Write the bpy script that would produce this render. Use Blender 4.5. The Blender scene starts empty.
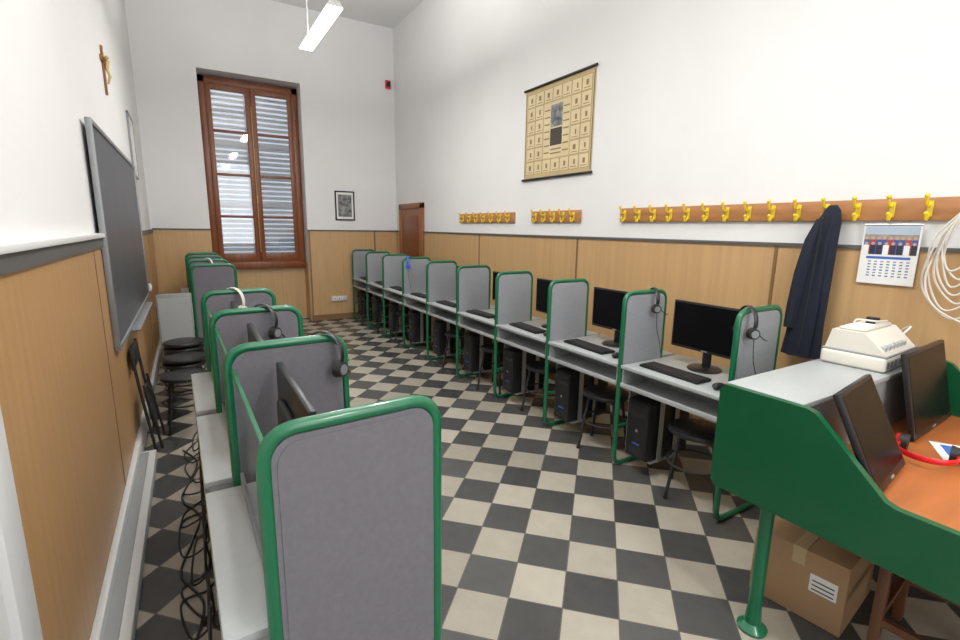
import bpy, bmesh, math, random
from mathutils import Vector, Matrix
random.seed(7)
S=bpy.context.scene
# ------------------------------------------------------------ materials
MATS={}
def mk(name,col,rough=0.5,metal=0.0,noise=0.0,nscale=20,stretch=(1,1,1),bump=0.0,bscale=200,emit=None,estr=0,spec=0.5,col2=None,coat=0):
    m=bpy.data.materials.new(name); m.use_nodes=True
    nt=m.node_tree; b=nt.nodes['Principled BSDF']
    b.inputs['Base Color'].default_value=(*col,1); b.inputs['Roughness'].default_value=rough
    b.inputs['Metallic'].default_value=metal
    b.inputs['Specular IOR Level'].default_value=spec
    if coat: b.inputs['Coat Weight'].default_value=coat
    tc=nt.nodes.new('ShaderNodeTexCoord'); mp=nt.nodes.new('ShaderNodeMapping')
    nt.links.new(tc.outputs['Object'],mp.inputs['Vector']); mp.inputs['Scale'].default_value=stretch
    if noise>0:
        n=nt.nodes.new('ShaderNodeTexNoise'); n.inputs['Scale'].default_value=nscale; n.inputs['Detail'].default_value=5
        nt.links.new(mp.outputs[0],n.inputs['Vector'])
        r=nt.nodes.new('ShaderNodeValToRGB')
        c2=col2 if col2 else tuple(c*(1-noise) for c in col)
        r.color_ramp.elements[0].position=0.3; r.color_ramp.elements[1].position=0.7
        r.color_ramp.elements[0].color=(*c2,1); r.color_ramp.elements[1].color=(*col,1)
        nt.links.new(n.outputs['Fac'],r.inputs['Fac']); nt.links.new(r.outputs['Color'],b.inputs['Base Color'])
    if bump>0:
        n2=nt.nodes.new('ShaderNodeTexNoise'); n2.inputs['Scale'].default_value=bscale
        nt.links.new(tc.outputs['Object'],n2.inputs['Vector'])
        bp=nt.nodes.new('ShaderNodeBump'); bp.inputs['Strength'].default_value=bump; bp.inputs['Distance'].default_value=0.002
        nt.links.new(n2.outputs['Fac'],bp.inputs['Height']); nt.links.new(bp.outputs[0],b.inputs['Normal'])
    if emit:
        b.inputs['Emission Color'].default_value=(*emit,1); b.inputs['Emission Strength'].default_value=estr
    MATS[name]=m; return m
mk('plaster',(0.80,0.797,0.79),0.9,noise=0.04,nscale=1.5)
mk('ceil_white',(0.80,0.80,0.80),0.9)
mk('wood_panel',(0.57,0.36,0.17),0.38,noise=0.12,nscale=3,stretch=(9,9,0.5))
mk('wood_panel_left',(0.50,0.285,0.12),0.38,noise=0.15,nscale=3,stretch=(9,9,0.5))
mk('batten',(0.22,0.125,0.055),0.5)
mk('trim_dark',(0.10,0.10,0.095),0.5)
mk('white_paint',(0.70,0.70,0.69),0.4)
mk('duct_white',(0.60,0.61,0.61),0.45)
mk('green',(0.003,0.130,0.053),0.32,coat=0.3)
mk('green_desk',(0.002,0.086,0.030),0.38,coat=0.2)
mk('fabric',(0.165,0.158,0.178),0.95,noise=0.10,nscale=60,bump=0.5,bscale=500)
mk('fabric_light',(0.31,0.32,0.34),0.95,noise=0.10,nscale=60,bump=0.5,bscale=500)
mk('laminate',(0.40,0.42,0.42),0.38,noise=0.05,nscale=30)
mk('laminate_dark',(0.26,0.27,0.27),0.5)
mk('black_plastic',(0.012,0.012,0.013),0.35)
mk('black_matte',(0.018,0.018,0.018),0.6)
mk('screen',(0.005,0.005,0.006),0.25,spec=0.10)
mk('key',(0.03,0.03,0.032),0.5)
mk('silver',(0.55,0.56,0.58),0.35,metal=0.7)
mk('alu',(0.26,0.27,0.28),0.4,metal=0.4)
mk('slate',(0.075,0.082,0.092),0.35,noise=0.2,nscale=3)
mk('window_wood',(0.26,0.075,0.022),0.35,noise=0.35,nscale=4,stretch=(8,8,0.6))
mk('door_wood',(0.33,0.12,0.04),0.4,noise=0.3,nscale=4,stretch=(8,8,0.6))
mk('chair_wood',(0.16,0.06,0.025),0.4,noise=0.3,nscale=4,stretch=(8,8,0.6))
mk('rack_wood',(0.50,0.23,0.09),0.4,noise=0.25,nscale=5,stretch=(1,1,6))
mk('yellow',(0.80,0.58,0.02),0.35)
mk('orange_top',(0.50,0.16,0.045),0.35,noise=0.2,nscale=3,stretch=(1,6,6))
mk('navy',(0.008,0.012,0.028),0.85,noise=0.3,nscale=15,bump=0.4,bscale=150)
mk('cream_plastic',(0.72,0.70,0.62),0.4)
mk('paper',(0.82,0.82,0.80),0.7)
mk('chart_paper',(0.60,0.45,0.23),0.7,noise=0.15,nscale=6)
mk('chart_cell',(0.72,0.60,0.36),0.7,noise=0.12,nscale=5)
mk('ink',(0.06,0.05,0.04),0.7)
mk('ink_brown',(0.27,0.18,0.09),0.7)
mk('blue_ink',(0.05,0.15,0.5),0.6)
mk('sky_print',(0.42,0.50,0.60),0.5)
mk('skin_print',(0.55,0.33,0.24),0.5)
mk('shirt_blue',(0.05,0.10,0.30),0.5)
mk('shirt_dark',(0.03,0.03,0.05),0.5)
mk('shirt_red',(0.40,0.06,0.06),0.5)
mk('wall_print',(0.38,0.36,0.30),0.5,noise=0.4,nscale=40)
mk('red',(0.65,0.01,0.015),0.3)
mk('blue',(0.03,0.12,0.6),0.3)
mk('cardboard',(0.40,0.25,0.13),0.8,noise=0.08,nscale=8)
mk('tape',(0.50,0.38,0.22),0.3)
mk('slat',(0.34,0.39,0.45),0.5)
mk('cable_white',(0.62,0.60,0.54),0.45)
mk('cable_black',(0.012,0.012,0.012),0.45)
mk('gold',(0.55,0.40,0.15),0.35,metal=0.4)
mk('print_grey',(0.35,0.36,0.36),0.6,noise=0.8,nscale=14,col2=(0.04,0.04,0.04))
mk('diffuser',(0.9,0.9,0.9),0.4,emit=(1,1,0.97),estr=2.5)
def glass(name,fac):
    m=bpy.data.materials.new(name); m.use_nodes=True; nt=m.node_tree; nt.nodes.clear()
    o=nt.nodes.new('ShaderNodeOutputMaterial'); mx=nt.nodes.new('ShaderNodeMixShader')
    t=nt.nodes.new('ShaderNodeBsdfTransparent'); g=nt.nodes.new('ShaderNodeBsdfGlossy'); g.inputs['Roughness'].default_value=0.03
    mx.inputs[0].default_value=fac
    nt.links.new(t.outputs[0],mx.inputs[1]); nt.links.new(g.outputs[0],mx.inputs[2]); nt.links.new(mx.outputs[0],o.inputs[0])
    MATS[name]=m
glass('pane',0.09)
# floor checker
m=bpy.data.materials.new('floor_tiles'); m.use_nodes=True; MATS['floor_tiles']=m
nt=m.node_tree; b=nt.nodes['Principled BSDF']
TILE=0.242
tc=nt.nodes.new('ShaderNodeTexCoord'); mp=nt.nodes.new('ShaderNodeMapping')
mp.inputs['Rotation'].default_value=(0,0,math.radians(45)); mp.inputs['Scale'].default_value=(1/TILE,)*3
mp.inputs['Location'].default_value=(0.3,0.2,0.5)
nt.links.new(tc.outputs['Object'],mp.inputs['Vector'])
ck=nt.nodes.new('ShaderNodeTexChecker'); ck.inputs['Scale'].default_value=1.0
nt.links.new(mp.outputs[0],ck.inputs['Vector'])
sep=nt.nodes.new('ShaderNodeSeparateXYZ'); nt.links.new(mp.outputs[0],sep.inputs[0])
def M(op,a,b2=None):
    n=nt.nodes.new('ShaderNodeMath'); n.operation=op
    for i,v in enumerate((a,b2)):
        if v is None: continue
        if isinstance(v,(int,float)): n.inputs[i].default_value=v
        else: nt.links.new(v,n.inputs[i])
    return n.outputs[0]
def edge(o):
    f=M('FRACT',o); d=M('ABSOLUTE',M('SUBTRACT',f,0.5)); return M('GREATER_THAN',d,0.488)
grout=M('MAXIMUM',edge(sep.outputs[0]),edge(sep.outputs[1]))
fl=nt.nodes.new('ShaderNodeVectorMath'); fl.operation='FLOOR'; nt.links.new(mp.outputs[0],fl.inputs[0])
wn=nt.nodes.new('ShaderNodeTexWhiteNoise'); nt.links.new(fl.outputs[0],wn.inputs['Vector'])
ns=nt.nodes.new('ShaderNodeTexNoise'); ns.inputs['Scale'].default_value=2.5; ns.inputs['Detail'].default_value=8; ns.inputs['Roughness'].default_value=0.65
nt.links.new(mp.outputs[0],ns.inputs['Vector'])
def ramp(fac,c1,c2,p0=0,p1=1):
    r=nt.nodes.new('ShaderNodeValToRGB'); r.color_ramp.elements[0].color=(*c1,1); r.color_ramp.elements[1].color=(*c2,1)
    r.color_ramp.elements[0].position=p0; r.color_ramp.elements[1].position=p1
    nt.links.new(fac,r.inputs['Fac']); return r.outputs['Color']
mixv=M('ADD',M('MULTIPLY',wn.outputs['Value'],0.5),M('MULTIPLY',ns.outputs['Fac'],0.5))
light=ramp(mixv,(0.27,0.243,0.195),(0.43,0.395,0.325),0.1,0.8); dark=ramp(mixv,(0.037,0.038,0.038),(0.082,0.082,0.080),0.1,0.8)
def mix(f,a,b2):
    n=nt.nodes.new('ShaderNodeMix'); n.data_type='RGBA'
    nt.links.new(f,n.inputs['Factor']); nt.links.new(a,n.inputs['A'])
    if isinstance(b2,tuple): n.inputs['B'].default_value=(*b2,1)
    else: nt.links.new(b2,n.inputs['B'])
    return n.outputs['Result']
c=mix(ck.outputs['Fac'],dark,light); c=mix(grout,c,(0.10,0.09,0.08))
nt.links.new(c,b.inputs['Base Color']); b.inputs['Roughness'].default_value=0.27
# ------------------------------------------------------------ mesh builder
class B:
    def __init__(s): s.bm=bmesh.new(); s.mats=[]
    def mi(s,n):
        if n not in s.mats: s.mats.append(n)
        return s.mats.index(n)
    def add(s,verts,faces,mat,smooth=False):
        vs=[s.bm.verts.new(v) for v in verts]; i=s.mi(mat)
        for f in faces:
            try:
                fc=s.bm.faces.new([vs[k] for k in f]); fc.material_index=i; fc.smooth=smooth
            except ValueError: pass
    def box(s,lo,hi,mat,bev=0.0,rot=None,piv=None,seg=2):
        t=bmesh.new(); lo=Vector(lo); hi=Vector(hi); c=(lo+hi)/2; d=hi-lo
        bmesh.ops.create_cube(t,size=1.0,matrix=Matrix.Translation(c)@Matrix.Diagonal((abs(d.x),abs(d.y),abs(d.z),1)))
        if bev>0: bmesh.ops.bevel(t,geom=t.edges[:],offset=bev,segments=seg,affect='EDGES',profile=0.5)
        if rot is not None:
            p=Vector(piv) if piv is not None else c
            t.transform(Matrix.Translation(p)@rot@Matrix.Translation(-p))
        s.merge(t,mat,bev>0)
    def merge(s,t,mat,smooth=False):
        t.verts.ensure_lookup_table(); t.verts.index_update()
        s.add([v.co.copy() for v in t.verts],[[v.index for v in f.verts] for f in t.faces],mat,smooth); t.free()
    def cyl(s,p0,p1,r,mat,seg=16,r2=None,caps=True):
        s.tube([p0,p1],r,mat,seg,radii=[r,r if r2 is None else r2],caps=caps)
    def tube(s,path,r,mat,seg=10,radii=None,closed=False,caps=True,flat=None):
        P=[Vector(p) for p in path]; n=len(P)
        tang=[]
        for i in range(n):
            if closed: d=P[(i+1)%n]-P[i-1]
            elif i==0: d=P[1]-P[0]
            elif i==n-1: d=P[-1]-P[-2]
            else: d=(P[i+1]-P[i]).normalized()+(P[i]-P[i-1]).normalized()
            tang.append(d.normalized() if d.length>1e-9 else Vector((0,0,1)))
        t0=tang[0]; up=Vector((0,0,1)) if abs(t0.z)<0.9 else Vector((0,1,0))
        nrm=t0.cross(up).normalized()
        verts=[]
        for i in range(n):
            t=tang[i]; nrm=(nrm-t*nrm.dot(t)); nrm=nrm.normalized() if nrm.length>1e-6 else t.orthogonal().normalized()
            bn=t.cross(nrm); rr=radii[i] if radii else r
            for k in range(seg):
                a=2*math.pi*k/seg; fx,fy=(1,1) if not flat else flat
                verts.append(P[i]+nrm*math.cos(a)*rr*fx+bn*math.sin(a)*rr*fy)
        faces=[]
        for i in range(n if closed else n-1):
            j=(i+1)%n
            for k in range(seg):
                l=(k+1)%seg; faces.append((i*seg+k,i*seg+l,j*seg+l,j*seg+k))
        s.add(verts,faces,mat,True)
        if not closed and caps:
            s.add(verts[:seg],[tuple(range(seg))[::-1]],mat); s.add(verts[-seg:],[tuple(range(seg))],mat)
    def prism(s,pts,ax,lo,hi,mat):
        def v(p,h):
            q=list(p); q.insert(ax,h); return q
        n=len(pts); V=[v(p,lo) for p in pts]+[v(p,hi) for p in pts]
        F=[tuple(range(n))[::-1],tuple(range(n,2*n))]+[(i,(i+1)%n,n+(i+1)%n,n+i) for i in range(n)]
        s.add(V,F,mat)
    def sphere(s,c,r,mat,sc=(1,1,1),seg=16):
        t=bmesh.new(); bmesh.ops.create_uvsphere(t,u_segments=seg,v_segments=seg//2+2,radius=r)
        t.transform(Matrix.Translation(c)@Matrix.Diagonal((*sc,1))); s.merge(t,mat,True)
    def lathe(s,prof,c,mat,seg=28):
        verts=[];n=len(prof)
        for (r,z) in prof:
            for k in range(seg):
                a=2*math.pi*k/seg; verts.append((c[0]+r*math.cos(a),c[1]+r*math.sin(a),c[2]+z))
        faces=[(i*seg+k,i*seg+(k+1)%seg,(i+1)*seg+(k+1)%seg,(i+1)*seg+k) for i in range(n-1) for k in range(seg)]
        s.add(verts,faces,mat,True)
    def mesh(s,name):
        bmesh.ops.recalc_face_normals(s.bm,faces=s.bm.faces[:])
        me=bpy.data.meshes.new(name); s.bm.to_mesh(me); s.bm.free()
        for n in s.mats: me.materials.append(MATS[n])
        try: me.set_sharp_from_angle(angle=math.radians(40))
        except Exception: pass
        return me
def put(me,name,loc=(0,0,0),rz=0,rot=None,sc=None):
    o=bpy.data.objects.new(name,me); S.collection.objects.link(o); o.location=loc
    o.rotation_euler=rot if rot else (0,0,rz)
    if sc: o.scale=sc
    return o
def rounded(pts,r,closed=False,seg=6):
    P=[Vector(p) for p in pts]; out=[]; n=len(P)
    for i in range(n):
        if not closed and i in (0,n-1): out.append(P[i]); continue
        a=(P[i-1]-P[i]); c=(P[(i+1)%n]-P[i]); rr=min(r,a.length*0.49,c.length*0.49)
        p0=P[i]+a.normalized()*rr; p1=P[i]+c.normalized()*rr
        for k in range(seg+1):
            t=k/seg; out.append((1-t)**2*p0+2*t*(1-t)*P[i]+t*t*p1)
    return out
def bez(pts,n=12):
    P=[Vector(p) for p in pts]; P=[P[0]]+P+[P[-1]]; out=[]
    for i in range(1,len(P)-2):
        for k in range(n):
            t=k/n; a,b_,c_,d=P[i-1],P[i],P[i+1],P[i+2]
            out.append(0.5*((2*b_)+(c_-a)*t+(2*a-5*b_+4*c_-d)*t*t+(3*b_-a-3*c_+d)*t**3))
    out.append(P[-2]); return out
rad=math.radians
# ------------------------------------------------------------ room
XL,XR,YB,YF,H=-0.46,3.37,8.65,-2.6,5.03
WX0,WX1,WZ=0.31,1.76,3.90; ND=0.34
x=B(); x.box((XL-0.5,YF-0.2,-0.1),(XR+0.2,YB+0.6,0),'floor_tiles'); put(x.mesh('floor'),'floor')
x=B(); x.box((XL-0.2,YF-0.2,H),(XR+0.2,YB+0.5,H+0.1),'ceil_white'); put(x.mesh('ceiling'),'ceiling')
x=B(); x.box((XL-0.2,YF-0.2,0),(XL,YB+0.5,H),'plaster'); put(x.mesh('wall_left'),'wall_left')
x=B(); x.box((XR,YF-0.2,0),(XR+0.2,YB+0.5,H),'plaster'); put(x.mesh('wall_right'),'wall_right')
x=B()
x.box((XL,YB,0),(WX0,YB+0.5,H),'plaster'); x.box((WX1,YB,0),(XR,YB+0.5,H),'plaster')
x.box((WX0,YB,WZ),(WX1,YB+0.5,H),'plaster'); x.box((WX0,YB+ND,0),(WX1,YB+0.5,0.93),'plaster')
put(x.mesh('wall_back'),'wall_back')
x=B()
x.box((XL,YF-0.2,0),(0.5,YF,H),'plaster'); x.box((2.5,YF-0.2,0),(XR,YF,H),'plaster')
x.box((0.5,YF-0.2,0),(2.5,YF,0.9),'plaster'); x.box((0.5,YF-0.2,3.9),(2.5,YF,H),'plaster')
put(x.mesh('wall_front'),'wall_front')
x=B()
for a,b2 in (((0.5,YF-0.15,0.9),(0.58,YF-0.08,3.9)),((2.42,YF-0.15,0.9),(2.5,YF-0.08,3.9)),((1.46,YF-0.15,0.9),(1.54,YF-0.08,3.9)),((0.5,YF-0.15,3.82),(2.5,YF-0.08,3.9)),((0.5,YF-0.15,0.9),(2.5,YF-0.08,0.98)),((0.5,YF-0.15,2.3),(2.5,YF-0.08,2.36))):
    x.box(a,b2,'window_wood')
put(x.mesh('added_rear_window'),'added_rear_window')  # unseen frame, made up to surround the added rear area light
PZ=1.56
x=B(); DY0,DY1=7.46,8.35
x.box((XR-0.018,YF,0.02),(XR-0.001,DY0-0.06,PZ),'wood_panel'); x.box((XR-0.018,DY1+0.06,0.02),(XR-0.001,YB,PZ),'wood_panel')
for y in (7.38,5.6,3.68,1.75,-0.2): x.box((XR-0.024,y-0.010,0.02),(XR-0.017,y+0.010,PZ),'batten')
x.box((XR-0.03,YF,PZ),(XR-0.001,DY0-0.06,PZ+0.022),'trim_dark'); x.box((XR-0.03,DY1+0.06,PZ),(XR-0.001,YB,PZ+0.022),'trim_dark')
put(x.mesh('w'),'trim_wainscot_right')
x=B()
x.box((XL+0.02,YB-0.018,0.02),(WX0,YB-0.001,PZ),'wood_panel'); x.box((WX1,YB-0.018,0.02),(XR-0.03,YB-0.001,PZ),'wood_panel')
x.box((WX0+0.001,YB+ND-0.018,0.02),(WX1-0.001,YB+ND-0.001,0.92),'wood_panel')
x.box((WX1-0.018,YB,0.02),(WX1-0.001,YB+ND-0.02,1.0),'wood_panel')
for xx in (1.78,2.93): x.box((xx-0.012,YB-0.024,0.02),(xx+0.012,YB-0.017,PZ),'batten')
x.box((XL+0.02,YB-0.03,PZ),(WX0,YB-0.001,PZ+0.022),'trim_dark'); x.box((WX1,YB-0.03,PZ),(XR-0.03,YB-0.001,PZ+0.022),'trim_dark')
put(x.mesh('w'),'trim_wainscot_back')
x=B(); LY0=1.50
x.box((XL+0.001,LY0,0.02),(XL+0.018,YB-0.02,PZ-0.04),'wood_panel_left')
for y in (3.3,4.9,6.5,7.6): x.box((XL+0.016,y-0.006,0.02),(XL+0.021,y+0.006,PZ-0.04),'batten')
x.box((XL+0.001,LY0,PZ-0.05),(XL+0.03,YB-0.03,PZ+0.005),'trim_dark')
x.box((XL+0.001,LY0,PZ+0.005),(XL+0.045,3.62,PZ+0.03),'white_paint',0.004)
put(x.mesh('w'),'trim_wainscot_left')
x=B(); x.box((XL+0.018,LY0,0.001),(XL+0.05,YB-0.02,0.13),'duct_white',0.005)
x.box((XL+0.05,LY0,0.001),(XL+0.14,3.9,0.075),'duct_white',0.006); x.box((XL+0.05,1.75,0.0751),(XL+0.10,3.85,0.085),'laminate_dark')
put(x.mesh('bb'),'baseboard_left')
x=B(); x.box((XR-0.03,YF,0.001),(XR-0.018,DY0-0.07,0.10),'batten'); put(x.mesh('bb'),'baseboard_right')
x=B(); x.box((WX1,YB-0.03,0.001),(XR-0.04,YB-0.018,0.10),'batten'); x.box((XL+0.06,YB-0.03,0.001),(WX0,YB-0.018,0.10),'batten'); put(x.mesh('bb'),'baseboard_back')
x=B(); x.box((XL+0.001,1.37,0.001),(XL+0.05,LY0-0.005,2.15),'white_paint',0.006); x.box((XL+0.001,0.40,0.001),(XL+0.05,0.52,2.15),'white_paint',0.006)
x.box((XL+0.001,0.40,2.15),(XL+0.05,LY0-0.005,2.27),'white_paint',0.006); x.box((XL+0.001,0.52,0.005),(XL+0.03,1.37,2.15),'white_paint')
x.cyl((XL+0.03,0.64,1.05),(XL+0.08,0.64,1.05),0.012,'alu'); x.cyl((XL+0.075,0.64,1.05),(XL+0.075,0.76,1.05),0.01,'alu')
put(x.mesh('d'),'door_2')
x=B(); X0=XR-0.05
x.box((X0,DY0-0.06,0.001),(XR-0.001,DY0+0.03,2.04),'door_wood',0.005); x.box((X0,DY1-0.03,0.001),(XR-0.001,DY1+0.06,2.04),'door_wood',0.005)
x.box((X0,DY0-0.06,1.96),(XR-0.001,DY1+0.06,2.05),'door_wood',0.005); x.box((X0+0.02,DY0+0.03,0.005),(XR-0.001,DY1-0.03,1.96),'door_wood')
for z0,z1 in ((0.15,0.9),(1.05,1.85)):
    x.box((X0+0.012,DY0+0.13,z0),(X0+0.022,DY1-0.13,z1),'window_wood',0.004)
x.cyl((X0+0.02,DY0+0.1,1.0),(X0-0.03,DY0+0.1,1.0),0.01,'gold'); x.cyl((X0-0.03,DY0+0.1,1.0),(X0-0.03,DY0+0.2,1.0),0.009,'gold')
put(x.mesh('d'),'door_1')
# window
x=B(); y0=YB+ND-0.10; y1=YB+ND-0.02; zb=0.95; zt=WZ-0.03; a0=WX0+0.01; a1=WX1-0.01
x.box((a0,y0,zb),(a0+0.09,y1,zt),'window_wood',0.006); x.box((a1-0.09,y0,zb),(a1,y1,zt),'window_wood',0.006)
x.box((a0,y0,zt-0.10),(a1,y1,zt),'window_wood',0.006); x.box((a0,y0-0.02,zb-0.02),(a1,y1,zb+0.09),'window_wood',0.006)
def leaf(w,h,mat='window_wood'):
    t=B(); t.box((0,0,0),(0.075,0.05,h),mat,0.005); t.box((w-0.075,0,0),(w,0.05,h),mat,0.005)
    t.box((0.07,0,0),(w-0.07,0.05,0.14),mat,0.005); t.box((0.07,0,h-0.09),(w-0.07,0.05,h),mat,0.005)
    for k in (0.27,0.51,0.75): t.box((0.07,0.01,h*k-0.02),(w-0.07,0.045,h*k+0.02),mat,0.004)
    t.box((0.075,0.022,0.14),(w-0.075,0.027,h-0.09),'pane'); return t
lw=(a1-a0-0.18)/2-0.002; lh=zt-zb-0.19
w=put(x.mesh('window_frame'),'window_1')
lm=leaf(lw,lh).mesh('leaf')
l1=put(lm,'casement_right',(a1-0.09-lw,y0-0.01,zb+0.09)); l1.parent=w
l2=put(lm,'casement_left',(a0+0.09,y0-0.01,zb+0.09)); l2.parent=w
t=B(); xm=(a0+a1)/2
t.cyl((xm,y0-0.01,2.1),(xm,y0-0.06,2.1),0.012,'gold'); t.cyl((xm,y0-0.058,2.1),(xm,y0-0.058,2.0),0.009,'gold'); t.cyl((xm,y0-0.02,1.2),(xm,y0-0.02,3.5),0.007,'gold')
p=put(t.mesh('bolt'),'espagnolette'); p.parent=w
# shutters
t=B(); ys=YB+ND+0.05
t.box((xm-0.03,ys-0.02,zb),(xm+0.035,ys+0.05,zt),'window_wood')
for s0 in (a0+0.03,xm+0.035):
    s1=s0+(a1-a0)/2-0.065
    t.box((s0,ys,zb),(s0+0.05,ys+0.045,zt),'slat'); t.box((s1-0.05,ys,zb),(s1,ys+0.045,zt),'slat')
    for zz in (zb,zb+1.0,zb+1.95,zt-0.08): t.box((s0,ys,zz),(s1,ys+0.045,zz+0.08),'slat')
    z=zb+0.1
    while z<zt-0.1:
        t.box((s0+0.05,ys+0.015,z),(s1-0.05,ys+0.024,z+0.066),'slat',rot=Matrix.Rotation(rad(-40),4,'X')); z+=0.078
p=put(t.mesh('louvres'),'louvred_shutter'); p.parent=w
# ------------------------------------------------------------ carrel parts
DW=0.435; TOP=1.235
def divider(fab,fz):
    t=B(); r=0.016
    P=rounded([(r,0,r),(DW-r,0,r),(DW-r,0,TOP),(r,0,TOP)],0.075,closed=True,seg=8)
    t.tube(P,r,'green',12,closed=True)
    n=10; pts=[(0.028,fz),(DW-0.028,fz)]
    for k in range(n+1):
        a=math.pi/2*k/n; pts.append((DW-0.028-0.055+0.055*math.cos(a),TOP-0.014-0.055+0.055*math.sin(a)))
    for k in range(n+1):
        a=math.pi/2+math.pi/2*k/n; pts.append((0.028+0.055+0.055*math.cos(a),TOP-0.014-0.055+0.055*math.sin(a)))
    t.prism([(p[0],p[1]) for p in pts],1,-0.011,0.011,fab)
    ip=[((p[0]-DW/2)*0.94+DW/2,(p[1]-0.92)*0.96+0.92) for p in pts]
    t.prism(ip,1,-0.013,0.013,fab)
    t.box((0.02,-0.012,fz-0.025),(DW-0.02,0.012,fz),'alu')
    t.cyl((r,0,0.30),(DW-r,0,0.30),0.010,'green')
    return t.mesh('carrel_divider')
div_r=divider('fabric_light',0.60); div_l=divider('fabric',0.46)
SP=0.78; UL=SP-0.036
def desk(depth,UL):
    t=B(); h=UL/2
    t.box((0.0,-h,0.728),(depth,h,0.752),'laminate',0.004)
    t.box((0.012,-h,0.600),(depth,h,0.612),'laminate')
    t.box((0.006,-h,0.597),(0.018,h,0.628),'laminate',0.003)
    t.box((0.02,-h,0.612),(depth,-h+0.014,0.728),'laminate'); t.box((0.02,h-0.014,0.612),(depth,h,0.728),'laminate')
    t.box((depth-0.014,-h,0.56),(depth,h,0.728),'laminate')
    t.box((0.22,-h+0.014,0.612),(0.232,h-0.014,0.728),'laminate_dark')
    t.box((0.10,h-0.225,0.100),(0.40,h-0.012,0.108),'silver'); 
    t.box((0.10,h-0.012,0.10),(0.40,h-0.004,0.600),'silver'); t.box((0.16,h-0.229,0.10),(0.20,h-0.223,0.600),'silver'); t.box((0.32,h-0.229,0.10),(0.36,h-0.223,0.600),'silver')
    return t.mesh('computer_desk')
desk_r=desk(0.60,UL); UL2=SP-0.075; desk_l=desk(0.52,UL2)
def monitor():
    t=B()
    t.box((-0.012,-0.26,0.115),(0.012,0.26,0.435),'black_plastic',0.006)
    t.box((-0.0135,-0.247,0.135),(-0.0119,0.247,0.422),'screen')
    t.box((0.010,-0.13,0.17),(0.035,0.13,0.35),'black_matte',0.012)
    t.box((0.018,-0.03,0.01),(0.034,0.03,0.22),'black_plastic',0.005)
    t.lathe([(0,0.0),(0.105,0.0),(0.108,0.006),(0.10,0.012),(0.02,0.020),(0,0.020)],(0.01,0,0),'black_plastic')
    t.box((-0.0145,-0.02,0.121),(-0.012,0.02,0.128),'silver')
    return t.mesh('desktop_monitor')
def keyboard():
    t=B(); t.box((-0.07,-0.22,0),(0.07,0.22,0.018),'black_plastic',0.006)
    for r in range(5):
        for k in range(18):
            if r==0 and 4<k<11: continue
            y=0.205-0.0235*k; xx=-0.056+0.023*r
            t.box((xx,y-0.0195,0.018),(xx+0.019,y,0.023),'key')
    t.box((-0.056,-0.045,0.018),(-0.037,0.105,0.023),'key')
    return t.mesh('keyboard')
def mouse():
    t=B(); t.sphere((0,0,0.019),0.03,'black_plastic',(1.6,1,0.62)); t.box((-0.03,-0.002,0.033),(-0.01,0.002,0.038),'silver')
    t.tube(bez([(0.045,0,0.008),(0.10,0.02,0.004),(0.16,0.00,0.004),(0.25,0.03,0.004)]),0.002,'cable_black',6)
    t.tube(bez([(0.06,0.01,0.004),(0.10,0.03,0.004),(0.15,0.02,0.004),(0.24,0.01,0.004)]),0.003,'red',6)
    t.tube(bez([(0.06,-0.02,0.004),(0.10,-0.03,0.004),(0.14,-0.01,0.004),(0.22,-0.02,0.004)]),0.003,'blue',6)
    return t.mesh('computer_mouse')
def tower():
    t=B(); t.box((0,-0.09,0),(0.42,0.09,0.41),'black_plastic',0.006)
    t.box((-0.012,-0.087,0.005),(0.002,0.087,0.405),'black_plastic',0.005)
    for z in (0.345,0.30): t.box((-0.015,-0.075,z),(-0.011,0.075,z+0.038),'black_matte',0.002)
    t.box((-0.015,-0.03,0.10),(-0.011,0.03,0.11),'blue')
    t.cyl((-0.016,0,0.20),(-0.011,0,0.20),0.010,'alu')
    for k in range(6): t.box((-0.014,-0.06,0.03+k*0.010),(-0.011,0.06,0.034+k*0.010),'key')
    for k in range(7): t.box((0.16+k*0.022,-0.0915,0.18),(0.170+k*0.022,-0.0898,0.28),'key')
    return t.mesh('computer_tower')
def stool():
    t=B()
    t.lathe([(0,0.448),(0.15,0.448),(0.168,0.444),(0.174,0.434),(0.172,0.420),(0.16,0.415),(0,0.418)],(0,0,0),'black_plastic',32)
    for ring,nn in ((0.05,6),(0.09,12),(0.13,18)):
        for k in range(nn):
            a=2*math.pi*k/nn; t.cyl((ring*math.cos(a),ring*math.sin(a),0.4475),(ring*math.cos(a),ring*math.sin(a),0.4492),0.008,'key',8)
    for k in range(4):
        a=math.pi/4+k*math.pi/2; c_,s_=math.cos(a),math.sin(a)
        t.tube(rounded([(0.02*c_,0.02*s_,0.405),(0.135*c_,0.135*s_,0.405),(0.20*c_,0.20*s_,0.0)],0.03),0.0105,'black_matte',10)
        t.cyl((0.20*c_,0.20*s_,0.0),(0.20*c_,0.20*s_,0.02),0.014,'black_plastic')
    R=[(0.165*math.cos(2*math.pi*k/32),0.165*math.sin(2*math.pi*k/32),0.22) for k in range(32)]
    t.tube(R,0.007,'black_matte',8,closed=True)
    return t.mesh('stool')
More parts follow.
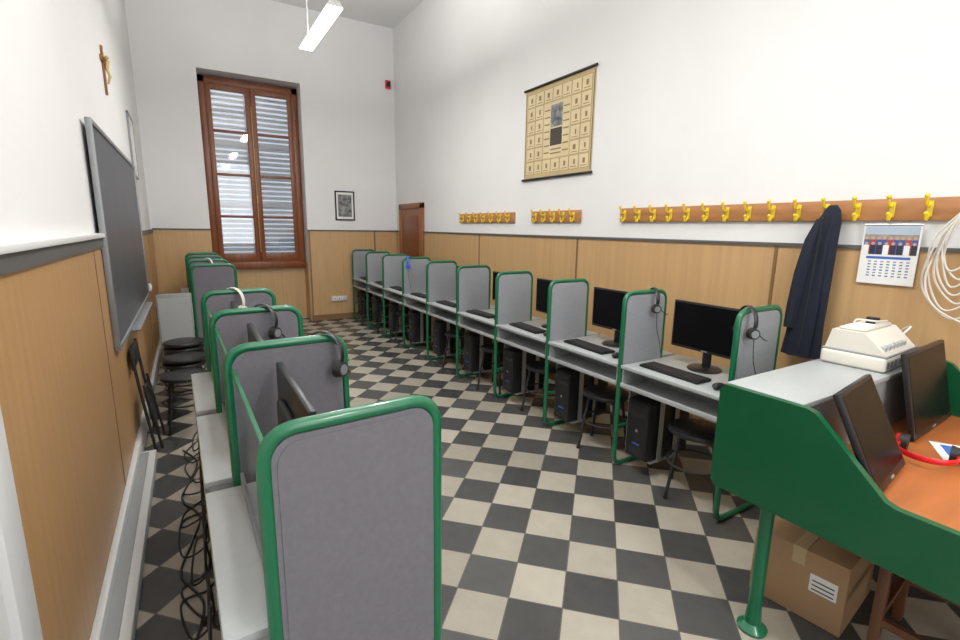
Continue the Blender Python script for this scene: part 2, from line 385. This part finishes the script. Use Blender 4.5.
def headset(mat='black_plastic',m2='black_matte',cable=True):
    t=B(); R=0.082
    arc=[(0,R*math.sin(a),-R+R*1.0*math.cos(a)) for a in [rad(-105+210*k/24) for k in range(25)]]
    t.tube(arc,0.008,mat,8,flat=(1.5,0.5))
    for sgn in (-1,1):
        y=sgn*R*math.sin(rad(105)); z=-R+R*math.cos(rad(105))
        t.box((-0.007,y-0.003,z-0.03),(0.007,y+0.004,z+0.01),mat,0.002)
        t.cyl((0,y-sgn*0.022,z-0.035),(0,y+sgn*0.006,z-0.035),0.033,m2,20,r2=0.028)
        if not cable: t.cyl((0,y+sgn*0.004,z-0.035),(0,y+sgn*0.014,z-0.035),0.033,mat,20,r2=0.026)
        t.cyl((0,y+sgn*0.006,z-0.035),(0,y+sgn*0.009,z-0.035),0.020,'alu' if mat=='black_plastic' else mat,16)
    y=-R*0.97; z=-R*1.26-0.035
    if cable:
        t.tube(bez([(0.02,y,z),(0.06,y+0.01,z-0.03),(0.09,y+0.03,z-0.04)]),0.003,mat,6)
        t.tube(bez([(0,y,z-0.03),(0.01,y,z-0.14),(0.03,y-0.005,z-0.22),(0.04,y-0.02,z-0.30)]),0.0022,'cable_black',6)
    return t.mesh('headset')
mon=monitor(); kb=keyboard(); mo=mouse(); tw=tower(); st=stool(); hs=headset(); hsb=headset('cable_white','cable_white'); hsr=headset('red','black_matte',False)
hsblue=headset('blue','blue')
# right row
RX=2.44; RY=[1.43+SP*i for i in range(10)]; HZ=TOP+0.026
for i,y in enumerate(RY): put(div_r,'carrel_divider',(RX,y,0))
for i in range(9):
    yc=RY[i]+SP/2
    put(desk_r,'computer_desk',(RX,yc,0))
    put(mon,'desktop_monitor',(RX+0.40,yc+0.03,0.7525),rz=rad(random.uniform(-4,4)))
    put(kb,'keyboard',(RX+0.15,yc+0.08+random.uniform(-0.02,0.03),0.7525),rz=rad(random.uniform(-8,3)))
    put(mo,'computer_mouse',(RX+0.12,yc-0.26,0.7525))
    put(tw,'computer_tower',(RX+0.08,yc+UL/2-0.118,0.109))
    if i!=5: put(st,'stool',(RX+0.20+random.uniform(-0.02,0.03),yc-0.12,0),rz=random.uniform(0,1))
put(hs,'headset',(RX+0.10,RY[0],HZ),rz=rad(-30)); put(hs,'headset',(RX+0.30,RY[1],HZ),rz=rad(-30))
put(hsblue,'headset',(RX+0.10,RY[6],HZ),rz=rad(-30))
# left row
def LXf(y): return 0.512-0.020*(y-1.0)
LR=rad(4.0)
LYA=[1.035+SP*i for i in range(4)]; LYB=[5.72+SP*i for i in range(4)]
for k,y in enumerate(LYA+LYB): put(div_l,'carrel_divider',(LXf(y),y,0),rz=math.pi+LR)
g=B(); g.box((-0.002,-UL2/2+0.02,0.80),(0.002,UL2/2-0.02,1.16),'pane'); 
g.box((-0.005,-UL2/2+0.01,1.16),(0.005,UL2/2-0.01,1.172),'green'); g.box((-0.005,-UL2/2+0.01,0.753),(0.005,UL2/2-0.01,0.80),'alu')
gm=g.mesh('acrylic_screen')
for grp in (LYA,LYB):
    for i in range(3):
        yc=grp[i]+SP/2; lx=LXf(yc)
        put(desk_l,'computer_desk',(lx,yc-0.015,0),rz=math.pi+rad(1.2)); put(gm,'acrylic_screen',(lx-DW+0.03,yc-0.02,0),rz=rad(1.2))
        put(mon,'desktop_monitor',(lx-0.27,yc+0.04,0.7525),rz=math.pi); put(kb,'keyboard',(lx-0.10,yc-0.02,0.7525),rz=math.pi)
        put(tw,'computer_tower',(lx-0.06,yc-UL2/2+0.098,0.109),rz=math.pi+rad(1.2))
        put(st,'stool',(lx-0.10,yc+0.12,0),rz=0.3)
for (mm,dx,k) in ((hs,0.09,LYA[1]),(hs,0.19,LYA[2]),(hsb,0.25,LYA[3]),(hsb,0.23,LYB[1])):
    put(mm,'headset',(LXf(k)-dx,k-dx*math.sin(LR),HZ),rz=rad(38))
# ------------------------------------------------------------ stools by left wall
for (sx,sy,n) in ((-0.12,4.47,1),(-0.12,4.89,2),(-0.12,5.31,3)):
    for k in range(n): put(st,'stool',(sx,sy,0.05*k),rz=0.05)
t=B()
for s_ in (-0.19,0.19):
    t.tube(rounded([(0.05,s_,0.0),(0.0,s_,0.45),(-0.03,s_,0.78)],0.1),0.010,'black_matte'); t.tube([(0.09,s_*0.88,0.0),(0.02,s_*0.88,0.50)],0.009,'black_matte')
t.box((0.03,-0.155,0.16),(0.045,0.155,0.46),'black_plastic',0.006,rot=Matrix.Rotation(rad(-7),4,'Y')); t.box((-0.035,-0.18,0.62),(-0.018,0.18,0.78),'black_plastic',0.006)
t.tube([(0.035,-0.19,0.12),(0.035,0.19,0.12)],0.008,'black_matte')
put(t.mesh('fc2'),'folded_chair',(XL+0.075,4.25,0))
t=B(); t.box((-0.15,0,0.04),(0.15,0.03,0.97),'laminate_dark',0.004); t.box((-0.135,-0.004,0.08),(0.135,0,0.93),'laminate')
for s_ in (-0.12,0.12): t.box((s_-0.015,-0.02,0),(s_+0.015,0.06,0.04),'black_matte',0.003)
put(t.mesh('pb'),'display_board',(-0.17,5.58,0.0),rz=0)
# ------------------------------------------------------------ chalkboard etc.
t=B(); y0,y1,z0,z1=3.60,6.25,0.91,2.20; xb=XL+0.02
t.box((xb,y0,z0),(xb+0.022,y1,z1),'slate')
for a,b2 in (((xb,y0-0.03,z0-0.03),(xb+0.032,y0,z1+0.03)),((xb,y1,z0-0.03),(xb+0.032,y1+0.03,z1+0.03)),((xb,y0,z1),(xb+0.032,y1,z1+0.03)),((xb,y0,z0-0.03),(xb+0.032,y1,z0))): t.box(a,b2,'alu',0.004)
t.box((xb+0.032,y0+0.6,z0-0.03),(xb+0.09,y1-0.6,z0-0.015),'alu',0.003)
put(t.mesh('cb'),'chalkboard')
t=B(); t.box((0,-0.018,-0.19),(0.016,0.018,0.17),'door_wood',0.003); t.box((0,-0.11,0.045),(0.016,0.11,0.08),'door_wood',0.003)
t.tube([(0.028,0,-0.005),(0.03,0,0.03),(0.03,0,0.065)],0.016,'gold',10,radii=[0.013,0.015,0.02])
t.sphere((0.035,0,0.088),0.015,'gold'); 
for s_ in (-1,1):
    t.tube([(0.03,s_*0.012,0.06),(0.026,s_*0.055,0.068),(0.022,s_*0.095,0.072)],0.006,'gold',8,radii=[0.008,0.006,0.005])
    t.tube([(0.03,s_*0.007,0.0),(0.042,s_*0.010,-0.05),(0.026,s_*0.004,-0.105)],0.008,'gold',8,radii=[0.011,0.009,0.006])
t.box((0.016,-0.02,0.12),(0.020,0.02,0.14),'paper')
put(t.mesh('cr'),'crucifix',(XL+0.001,5.0,2.83))
def frame(w,h,mf,mp_):
    t=B(); f=0.022
    t.box((-w/2,0,-h/2),(-w/2+f,0.02,h/2),mf); t.box((w/2-f,0,-h/2),(w/2,0.02,h/2),mf); t.box((-w/2,0,h/2-f),(w/2,0.02,h/2),mf); t.box((-w/2,0,-h/2),(w/2,0.02,-h/2+f),mf)
    t.box((-w/2+f,0.008,-h/2+f),(w/2-f,0.018,h/2-f),'paper'); t.box((-w/2+f+0.03,0.004,-h/2+f+0.04),(w/2-f-0.03,0.008,h/2-f-0.04),mp_)
    return t.mesh('fp')
put(frame(0.34,0.50,'black_matte','print_grey'),'framed_picture',(2.41,YB-0.021,2.0))
put(frame(0.55,0.68,'alu','paper'),'framed_picture',(XL+0.021,6.95,2.5),rz=rad(90))
t=B(); t.box((0,0,0),(0.09,0.05,0.14),'red',0.008); t.box((0.01,-0.02,0.03),(0.08,0,0.11),'black_plastic',0.006)
put(t.mesh('al'),'alarm_siren',(3.2,YB-0.051,4.03))
t=B(); t.box((0,0,0),(0.28,0.03,0.09),'duct_white',0.004)
for k in range(3): t.box((0.03+k*0.08,-0.003,0.02),(0.09+k*0.08,0,0.07),'paper',0.002); t.cyl((0.06+k*0.08,-0.004,0.045),(0.06+k*0.08,-0.002,0.045),0.012,'black_plastic')
put(t.mesh('so'),'power_outlet',(2.1,YB-0.05,0.33))
t=B(); t.box((0,0,0),(0.03,0.08,0.08),'white_paint',0.004); t.box((0.03,0.02,0.02),(0.034,0.06,0.06),'paper',0.001); put(t.mesh('sw'),'light_switch',(XL+0.018,6.7,0.88))
# wall chart
t=B(); cw,ch=1.08,0.95
t.box((-0.006,-cw/2,-ch/2),(-0.002,cw/2,ch/2),'chart_paper')
t.cyl((-0.014,-cw/2-0.02,ch/2),(-0.014,cw/2+0.02,ch/2),0.013,'black_plastic'); t.cyl((-0.014,-cw/2-0.02,-ch/2),(-0.014,cw/2+0.02,-ch/2),0.013,'black_plastic')
for yy in (-cw/2+0.012,cw/2-0.012): t.box((-0.0072,yy-0.004,-ch/2+0.03),(-0.0060,yy+0.004,ch/2-0.03),'ink')
nc,nr=7,6; gw=(cw-0.07)/nc; gh=(ch-0.10)/nr
for c_ in range(nc):
    for r_ in range(nr):
        ya=-cw/2+0.035+c_*gw; za=-ch/2+0.05+r_*gh
        if 2<=c_<=4 and 1<=r_<=4: continue
        t.box((-0.0068,ya+0.003,za+0.003),(-0.0060,ya+gw-0.003,za+gh-0.003),'ink_brown')
        t.box((-0.0074,ya+0.007,za+0.007),(-0.0068,ya+gw-0.007,za+gh-0.007),'chart_cell')
        t.box((-0.0080,ya+gw*0.36,za+gh*0.34),(-0.0074,ya+gw*0.36+gw*random.uniform(.12,.28),za+gh*0.68),'ink_brown')
        t.box((-0.0080,ya+gw*0.2,za+gh*0.16),(-0.0074,ya+gw*0.8,za+gh*0.21),'ink_brown')
ya=-cw/2+0.035+2*gw; za=-ch/2+0.05+1*gh
t.box((-0.0074,ya+0.01,za+0.01),(-0.006,ya+3*gw-0.01,za+4*gh-0.01),'chart_cell')
t.box((-0.0080,ya+gw*0.85,za+gh*2.2),(-0.0074,ya+gw*2.15,za+gh*3.75),'print_grey')
t.box((-0.0080,ya+gw*0.85,za+gh*0.9),(-0.0074,ya+gw*2.15,za+gh*2.1),'ink')
for k in range(7): t.box((-0.0080,ya+gw*0.15,za+gh*(0.4+k*0.5)),(-0.0074,ya+gw*0.75,za+gh*(0.5+k*0.5)),'ink_brown'); t.box((-0.0080,ya+gw*2.25,za+gh*(0.4+k*0.5)),(-0.0074,ya+gw*2.85,za+gh*(0.5+k*0.5)),'ink_brown')
for k in range(2): t.box((-0.0080,ya+gw*0.9,za+gh*(0.3+k*0.28)),(-0.0074,ya+gw*2.1,za+gh*(0.4+k*0.28)),'ink_brown')
put(t.mesh('ch'),'alphabet_wall_chart',(XR-0.002,4.10,2.665))
# coat racks
def rack(y0,y1,hooks):
    t=B(); t.box((XR-0.022,y0,1.72),(XR-0.002,y1,1.84),'rack_wood',0.004)
    for y in hooks:
        X=XR-0.022
        t.box((X-0.006,y-0.013,1.738),(X,y+0.013,1.822),'yellow',0.003)
        t.tube(rounded([(X-0.004,y,1.80),(X-0.05,y,1.79),(X-0.068,y,1.840)],0.03),0.0075,'yellow',8); t.sphere((X-0.068,y,1.846),0.012,'yellow')
        t.tube(rounded([(X-0.004,y,1.755),(X-0.035,y,1.715),(X-0.045,y,1.752)],0.02),0.0075,'yellow',8); t.sphere((X-0.045,y,1.756),0.011,'yellow')
        t.cyl((X-0.008,y,1.775),(X-0.006,y,1.775),0.004,'silver',8)
    put(t.mesh('rk'),'coat_rack')
rack(-0.6,3.14,[3.08-0.16*k for k in range(23)])
rack(3.66,4.46,[3.75+0.155*k for k in range(5)])
rack(4.80,6.16,[4.9+0.19*k for k in range(7)])
# jacket
def loft(t,secs,mat,seg=40):
    verts=[]
    for (cx,cy,z,rx,ry,amp,ph) in secs:
        for k in range(seg):
            a=2*math.pi*k/seg; f=1+amp*math.sin(7*a+ph)+amp*0.6*math.sin(11*a-ph*1.7)
            verts.append((cx+rx*f*math.cos(a),cy+ry*f*math.sin(a),z))
    n=len(secs); F=[(i*seg+k,i*seg+(k+1)%seg,(i+1)*seg+(k+1)%seg,(i+1)*seg+k) for i in range(n-1) for k in range(seg)]
    F+= [tuple(range(seg))[::-1],tuple(range((n-1)*seg,n*seg))]
    t.add(verts,F,mat,True)
t=B(); 
loft(t,[(0,-0.03,0.0,0.02,0.022,0,0),(0,-0.03,-0.03,0.035,0.04,0.05,0.1),(0,-0.02,-0.10,0.045,0.058,0.08,0.3),(0,0,-0.22,0.05,0.072,0.10,0.5),(0,0.01,-0.4,0.05,0.082,0.12,0.8),(0,0.02,-0.6,0.048,0.092,0.13,1.1),(0,0.03,-0.8,0.046,0.10,0.14,1.5),(0,0.035,-0.93,0.044,0.105,0.14,1.8)],'navy')
loft(t,[(-0.03,0.01,-0.08,0.02,0.025,0,0),(-0.045,0.04,-0.2,0.03,0.035,0.05,0.3),(-0.05,0.07,-0.4,0.032,0.038,0.06,0.8),(-0.05,0.09,-0.6,0.03,0.036,0.06,1.2),(-0.045,0.10,-0.75,0.028,0.034,0.03,1.4)],'navy',24)
t.tube([(-0.06,-0.01,-0.05),(-0.064,0.0,-0.4),(-0.066,0.02,-0.9)],0.003,'black_matte',6)
put(t.mesh('jk'),'jacket',(XR-0.092,1.45,1.81))
# calendar
t=B(); t.box((-0.004,-0.13,-0.33),(0,0.13,0),'paper'); t.box((-0.0046,-0.122,-0.165),(-0.004,0.122,-0.01),'sky_print')
t.box((-0.0049,-0.122,-0.14),(-0.0046,0.122,-0.055),'wall_print')
sh=['shirt_blue','shirt_dark','shirt_red','paper','shirt_blue','shirt_dark']
for row,(zz,nn) in enumerate(((-0.075,9),(-0.105,8))):
    for k in range(nn):
        yy=-0.108+k*0.216/(nn-1); d=0.0005*(row+1)
        t.box((-0.0052-d,max(yy-0.013,-0.122),-0.165),(-0.0049,min(yy+0.013,0.122),zz-0.008),sh[(k*2+row)%6])
        t.cyl((-0.0055-d,yy,zz),(-0.0050,yy,zz),0.0085,'skin_print',12)
t.box((-0.0046,-0.10,-0.19),(-0.004,0.10,-0.176),'blue_ink')
for r_ in range(6):
    for c_ in range(7): t.box((-0.0046,-0.100+c_*0.029,-0.208-r_*0.016),(-0.004,-0.086+c_*0.029,-0.201-r_*0.016),'blue_ink' if r_%2 else 'laminate_dark')
t.cyl((-0.006,-0.13,0),(-0.006,0.13,0),0.005,'silver',8)
put(t.mesh('cal'),'wall_calendar',(XR-0.031,1.14,1.70))
# white cable bundle
t=B()
for k in range(7):
    w_=0.05+0.013*k; ph=random.uniform(-0.025,0.025); L=0.30+0.04*k; q=random.uniform(-0.02,0.02)
    t.tube(bez([(-0.05,0.0,0.02),(-0.06-0.004*k,w_*0.8+ph,-L*0.3),(-0.05,w_+q,-L*0.72),(-0.055,ph,-L),(-0.05,-w_*0.9,-L*0.75),(-0.06,-w_*0.9+q,-L*0.3),(-0.05,-0.01,0.02)],10),0.0048,'cable_white',8)
t.tube(bez([(-0.05,0.08,-0.15),(-0.07,0.11,-0.35),(-0.09,0.03,-0.50),(-0.06,-0.2,-0.60)]),0.005,'cable_white',8)
put(t.mesh('cbn'),'cable_coil',(XR-0.045,0.83,1.77))
# ------------------------------------------------------------ teacher desk
t=B(); TX0,TX1=1.85,3.22; YN=-0.25
prof=[(1.12,0.60),(1.12,1.01),(1.10,1.03),(0.79,1.03),(0.76,1.02),(0.53,0.80),(0.50,0.79),(YN,0.79),(YN,0.58),(1.10,0.58)]
for xa in (TX0,TX1-0.03): t.prism(prof,0,xa,xa+0.03,'green_desk')
t.box((TX0+0.03,0.815,1.010),(TX1-0.03,1.115,1.032),'laminate',0.003)
t.box((TX0+0.03,1.095,0.585),(TX1-0.03,1.112,1.010),'green_desk'); t.box((TX0+0.03,0.825,0.765),(TX1-0.03,0.84,1.010),'laminate_dark')
t.box((TX0+0.03,YN+0.02,0.735),(TX1-0.03,0.84,0.765),'orange_top'); t.box((TX0+0.03,YN,0.60),(TX1-0.03,YN+0.02,0.765),'green_desk')
for xa in (TX0+0.06,TX1-0.06):
    for ya in (0.90,-0.05):
        t.cyl((xa,ya,0.0),(xa,ya,0.735),0.026,'green',20); t.lathe([(0.0,0.0),(0.056,0.0),(0.058,0.012),(0.032,0.035),(0.027,0.10)],(xa,ya,0),'green')
put(t.mesh('td'),'teacher_desk')
def panelmon(w,h,name):
    t=B(); t.box((-w/2,-0.012,0.0),(w/2,0.012,h),'black_plastic',0.006); t.box((-w/2+0.015,-0.0135,0.03),(w/2-0.015,-0.0119,h-0.015),'screen')
    t.box((-w*0.3,0.010,h*0.2),(w*0.3,0.032,h*0.75),'black_matte',0.01); t.box((-0.02,-0.0142,0.01),(0.02,-0.012,0.018),'silver')
    return t.mesh(name)
put(panelmon(0.40,0.36,'dm'),'desktop_monitor',(2.10,0.60,0.774),rot=(rad(-25),0,rad(8)))
put(panelmon(0.54,0.38,'dm'),'desktop_monitor',(2.87,0.71,0.771),rot=(rad(-12),0,rad(3)))
put(hsr,'headset',(2.345,0.585,0.803),rot=(0,rad(90),rad(190)),sc=(1,1.1,1.1))
t=B(); t.tube(bez([(2.50,0.47,0.770),(2.42,0.40,0.770),(2.50,0.30,0.770),(2.70,0.28,0.770),(2.80,0.20,0.770)]),0.0032,'cable_black',6); put(t.mesh('dc'),'headphone_cable')
t=B(); t.box((-0.105,-0.13,0),(0.105,0.13,0.002),'paper'); t.box((-0.08,0.04,0.002),(0.08,0.10,0.0025),'blue_ink')
for k in range(7): t.box((-0.08,-0.11+k*0.02,0.002),(0.06,-0.105+k*0.02,0.0025),'laminate_dark')
put(t.mesh('pp'),'paper_sheet',(2.66,0.50,0.766),rz=0.5)
# cream device: base, raised sloping body, top lid with controls, cables
t=B(); t.box((-0.22,-0.13,0),(0.22,0.13,0.07),'cream_plastic',0.015,seg=3)
t.box((-0.215,-0.128,0.066),(0.215,0.128,0.074),'laminate_dark',0.002)
t.prism([(-0.12,0.074),(0.12,0.074),(0.10,0.165),(-0.03,0.165)],0,-0.20,0.20,'cream_plastic')
t.box((-0.17,-0.022,0.166),(0.17,0.085,0.178),'cream_plastic',0.005); t.box((-0.15,-0.01,0.178),(0.0,0.07,0.184),'paper',0.002)
t.cyl((0.05,0.03,0.178),(0.05,0.03,0.21),0.020,'black_plastic'); t.cyl((0.12,0.03,0.178),(0.12,0.03,0.20),0.016,'black_plastic')
for k in range(8): t.box((-0.21+0.05*k,-0.1315,0.02),(-0.18+0.05*k,-0.129,0.05),'laminate_dark')
R=Matrix.Rotation(rad(0),4,'X')
for k in range(6): t.box((-0.17+0.05*k,-0.106,0.088),(-0.14+0.05*k,-0.075,0.110),'laminate',0.003)
t.tube(bez([(0.19,-0.05,0.10),(0.235,-0.08,0.16),(0.26,-0.03,0.12),(0.245,0.02,0.04),(0.26,0.07,0.006),(0.20,0.135,0.006)]),0.005,'cable_white',8)
t.tube(bez([(-0.10,0.05,0.186),(-0.03,0.06,0.20),(0.02,0.0,0.196),(0.10,-0.02,0.192),(0.19,0.02,0.17),(0.24,0.06,0.08)]),0.0045,'cable_white',8)
put(t.mesh('dv'),'language_lab_console',(2.83,0.975,1.033),rz=rad(3))
# box
def cbox(w,d,h,m_):
    t=B(); t.box((-w/2,-d/2,0),(w/2,d/2,h-0.002),m_,0.003); t.box((-w/2,-0.025,h-0.002),(w/2,0.025,h),'tape'); t.box((-w/2-0.001,-0.025,h*0.75),(-w/2+0.002,0.025,h),'tape')
    t.box((-w/2-0.0012,-d/2+0.03,h*0.45),(-w/2+0.001,-d/2+0.13,h*0.7),'paper')
    for k in range(3): t.box((-w/2-0.0018,-d/2+0.04,h*0.48+k*0.02),(-w/2,-d/2+0.12,h*0.48+k*0.02+0.006),'ink')
    return t.mesh('cardboard_box')
put(cbox(0.42,0.36,0.32,'cardboard'),'cardboard_box',(2.36,0.89,0),rz=0.12)
# wooden chair for the teacher
t=B()
for xx in (-0.19,0.19):
    t.box((xx-0.018,-0.2,0),(xx+0.018,-0.165,0.42),'chair_wood',0.004); t.box((xx-0.018,0.145,0),(xx+0.018,0.18,0.42),'chair_wood',0.004)
    t.box((xx-0.018,-0.205,0.42),(xx+0.018,-0.17,0.56),'chair_wood',0.004); t.box((xx-0.012,-0.17,0.18),(xx+0.012,0.15,0.21),'chair_wood')
t.box((-0.21,-0.20,0.42),(0.21,0.19,0.442),'chair_wood',0.006); t.box((-0.19,0.15,0.2),(0.19,0.17,0.23),'chair_wood'); t.box((-0.2,-0.2,0.50),(0.2,-0.18,0.56),'chair_wood',0.004)
put(t.mesh('wc'),'wooden_chair',(2.35,0.43,0),rz=0.1)
# ------------------------------------------------------------ floor cables left row
t=B()
for k in range(12):
    y=1.15+k*0.24+random.uniform(-0.08,0.08); q=random.uniform
    t.tube(bez([(-0.035,y,0.55),(-0.05,y+q(-.05,.05),0.3),(-0.04,y+q(0,.1),0.08),(-0.09-q(0,.08),y+q(.05,.15),0.007),(-0.17+q(0,.08),y+q(.2,.4),0.007),(-0.06,y+q(.35,.55),0.007),(-0.02,y+q(.4,.6),0.007),(0.10,y+q(.4,.6),0.007)]),0.005,'cable_black',6)
t.tube(bez([(-0.12+0.05*math.sin(k*2.1),1.2+k*0.25,0.007) for k in range(12)]),0.006,'cable_black',6)
put(t.mesh('fc'),'floor_cable')
# ------------------------------------------------------------ lamps
def lampfix(y0,y1,X=1.31,z=3.57):
    t=B(); t.prism([(X-0.075,z+0.02),(X+0.075,z+0.02),(X+0.04,z+0.07),(X-0.04,z+0.07)],1,y0,y1,'white_paint')
    t.box((X-0.07,y0,z+0.006),(X+0.07,y1,z+0.02),'diffuser')
    for yy in (y0+0.15,y1-0.15): t.cyl((X,yy,z+0.07),(X,yy,H),0.004,'alu',8)
    o=put(t.mesh('fl'),'fluorescent_ceiling_light')
    for (zz,e,fx) in ((z,46,0),(z+0.09,58,math.pi)):  # second one faces up, added above the fixture to brighten ceiling and walls
        L=bpy.data.lights.new('tube','AREA'); L.shape='RECTANGLE'; L.size=0.13 if not fx else 0.06; L.size_y=y1-y0-0.02; L.energy=e; L.color=(1,0.98,0.95)
        lo=bpy.data.objects.new('lamp_and_added_uplight',L); S.collection.objects.link(lo); lo.location=(X,(y0+y1)/2,zz); lo.rotation_euler=(fx,0,0); lo.parent=o
for a,b2 in ((4.77,6.02),(1.3,2.55),(-1.9,-0.65)): lampfix(a,b2)
L=bpy.data.lights.new('rear_fill','AREA'); L.shape='RECTANGLE'; L.size=1.9; L.size_y=2.9; L.energy=62; L.color=(0.95,0.98,1.0)  # area light added behind the camera to fill the room from the rear
lo=bpy.data.objects.new('added_rear_fill_light',L); S.collection.objects.link(lo); lo.location=(1.5,YF-0.05,2.4); lo.rotation_euler=(rad(90),0,0)
wd=bpy.data.worlds.new('w'); S.world=wd; wd.use_nodes=True; bg=wd.node_tree.nodes['Background']; bg.inputs[0].default_value=(0.76,0.85,1,1); bg.inputs[1].default_value=0.70
S.view_settings.view_transform='Standard'
# ------------------------------------------------------------ camera
cd=bpy.data.cameras.new('cam'); cam=bpy.data.objects.new('camera',cd); S.collection.objects.link(cam)
f=480.0; cd.sensor_width=36; cd.lens=f/960*36; cd.clip_start=0.02
psi=rad(31.1); p=rad(10.85); roll=rad(0.8)
fw=Vector((math.sin(psi)*math.cos(p),math.cos(psi)*math.cos(p),-math.sin(p)))
r0=Vector((math.cos(psi),-math.sin(psi),0)); u0=r0.cross(fw)
r=r0*math.cos(roll)+u0*math.sin(roll); u=r.cross(fw)
mt=Matrix((r,u,-fw)).transposed().to_4x4(); mt.translation=Vector((0,0,1.65)); cam.matrix_world=mt
S.camera=cam
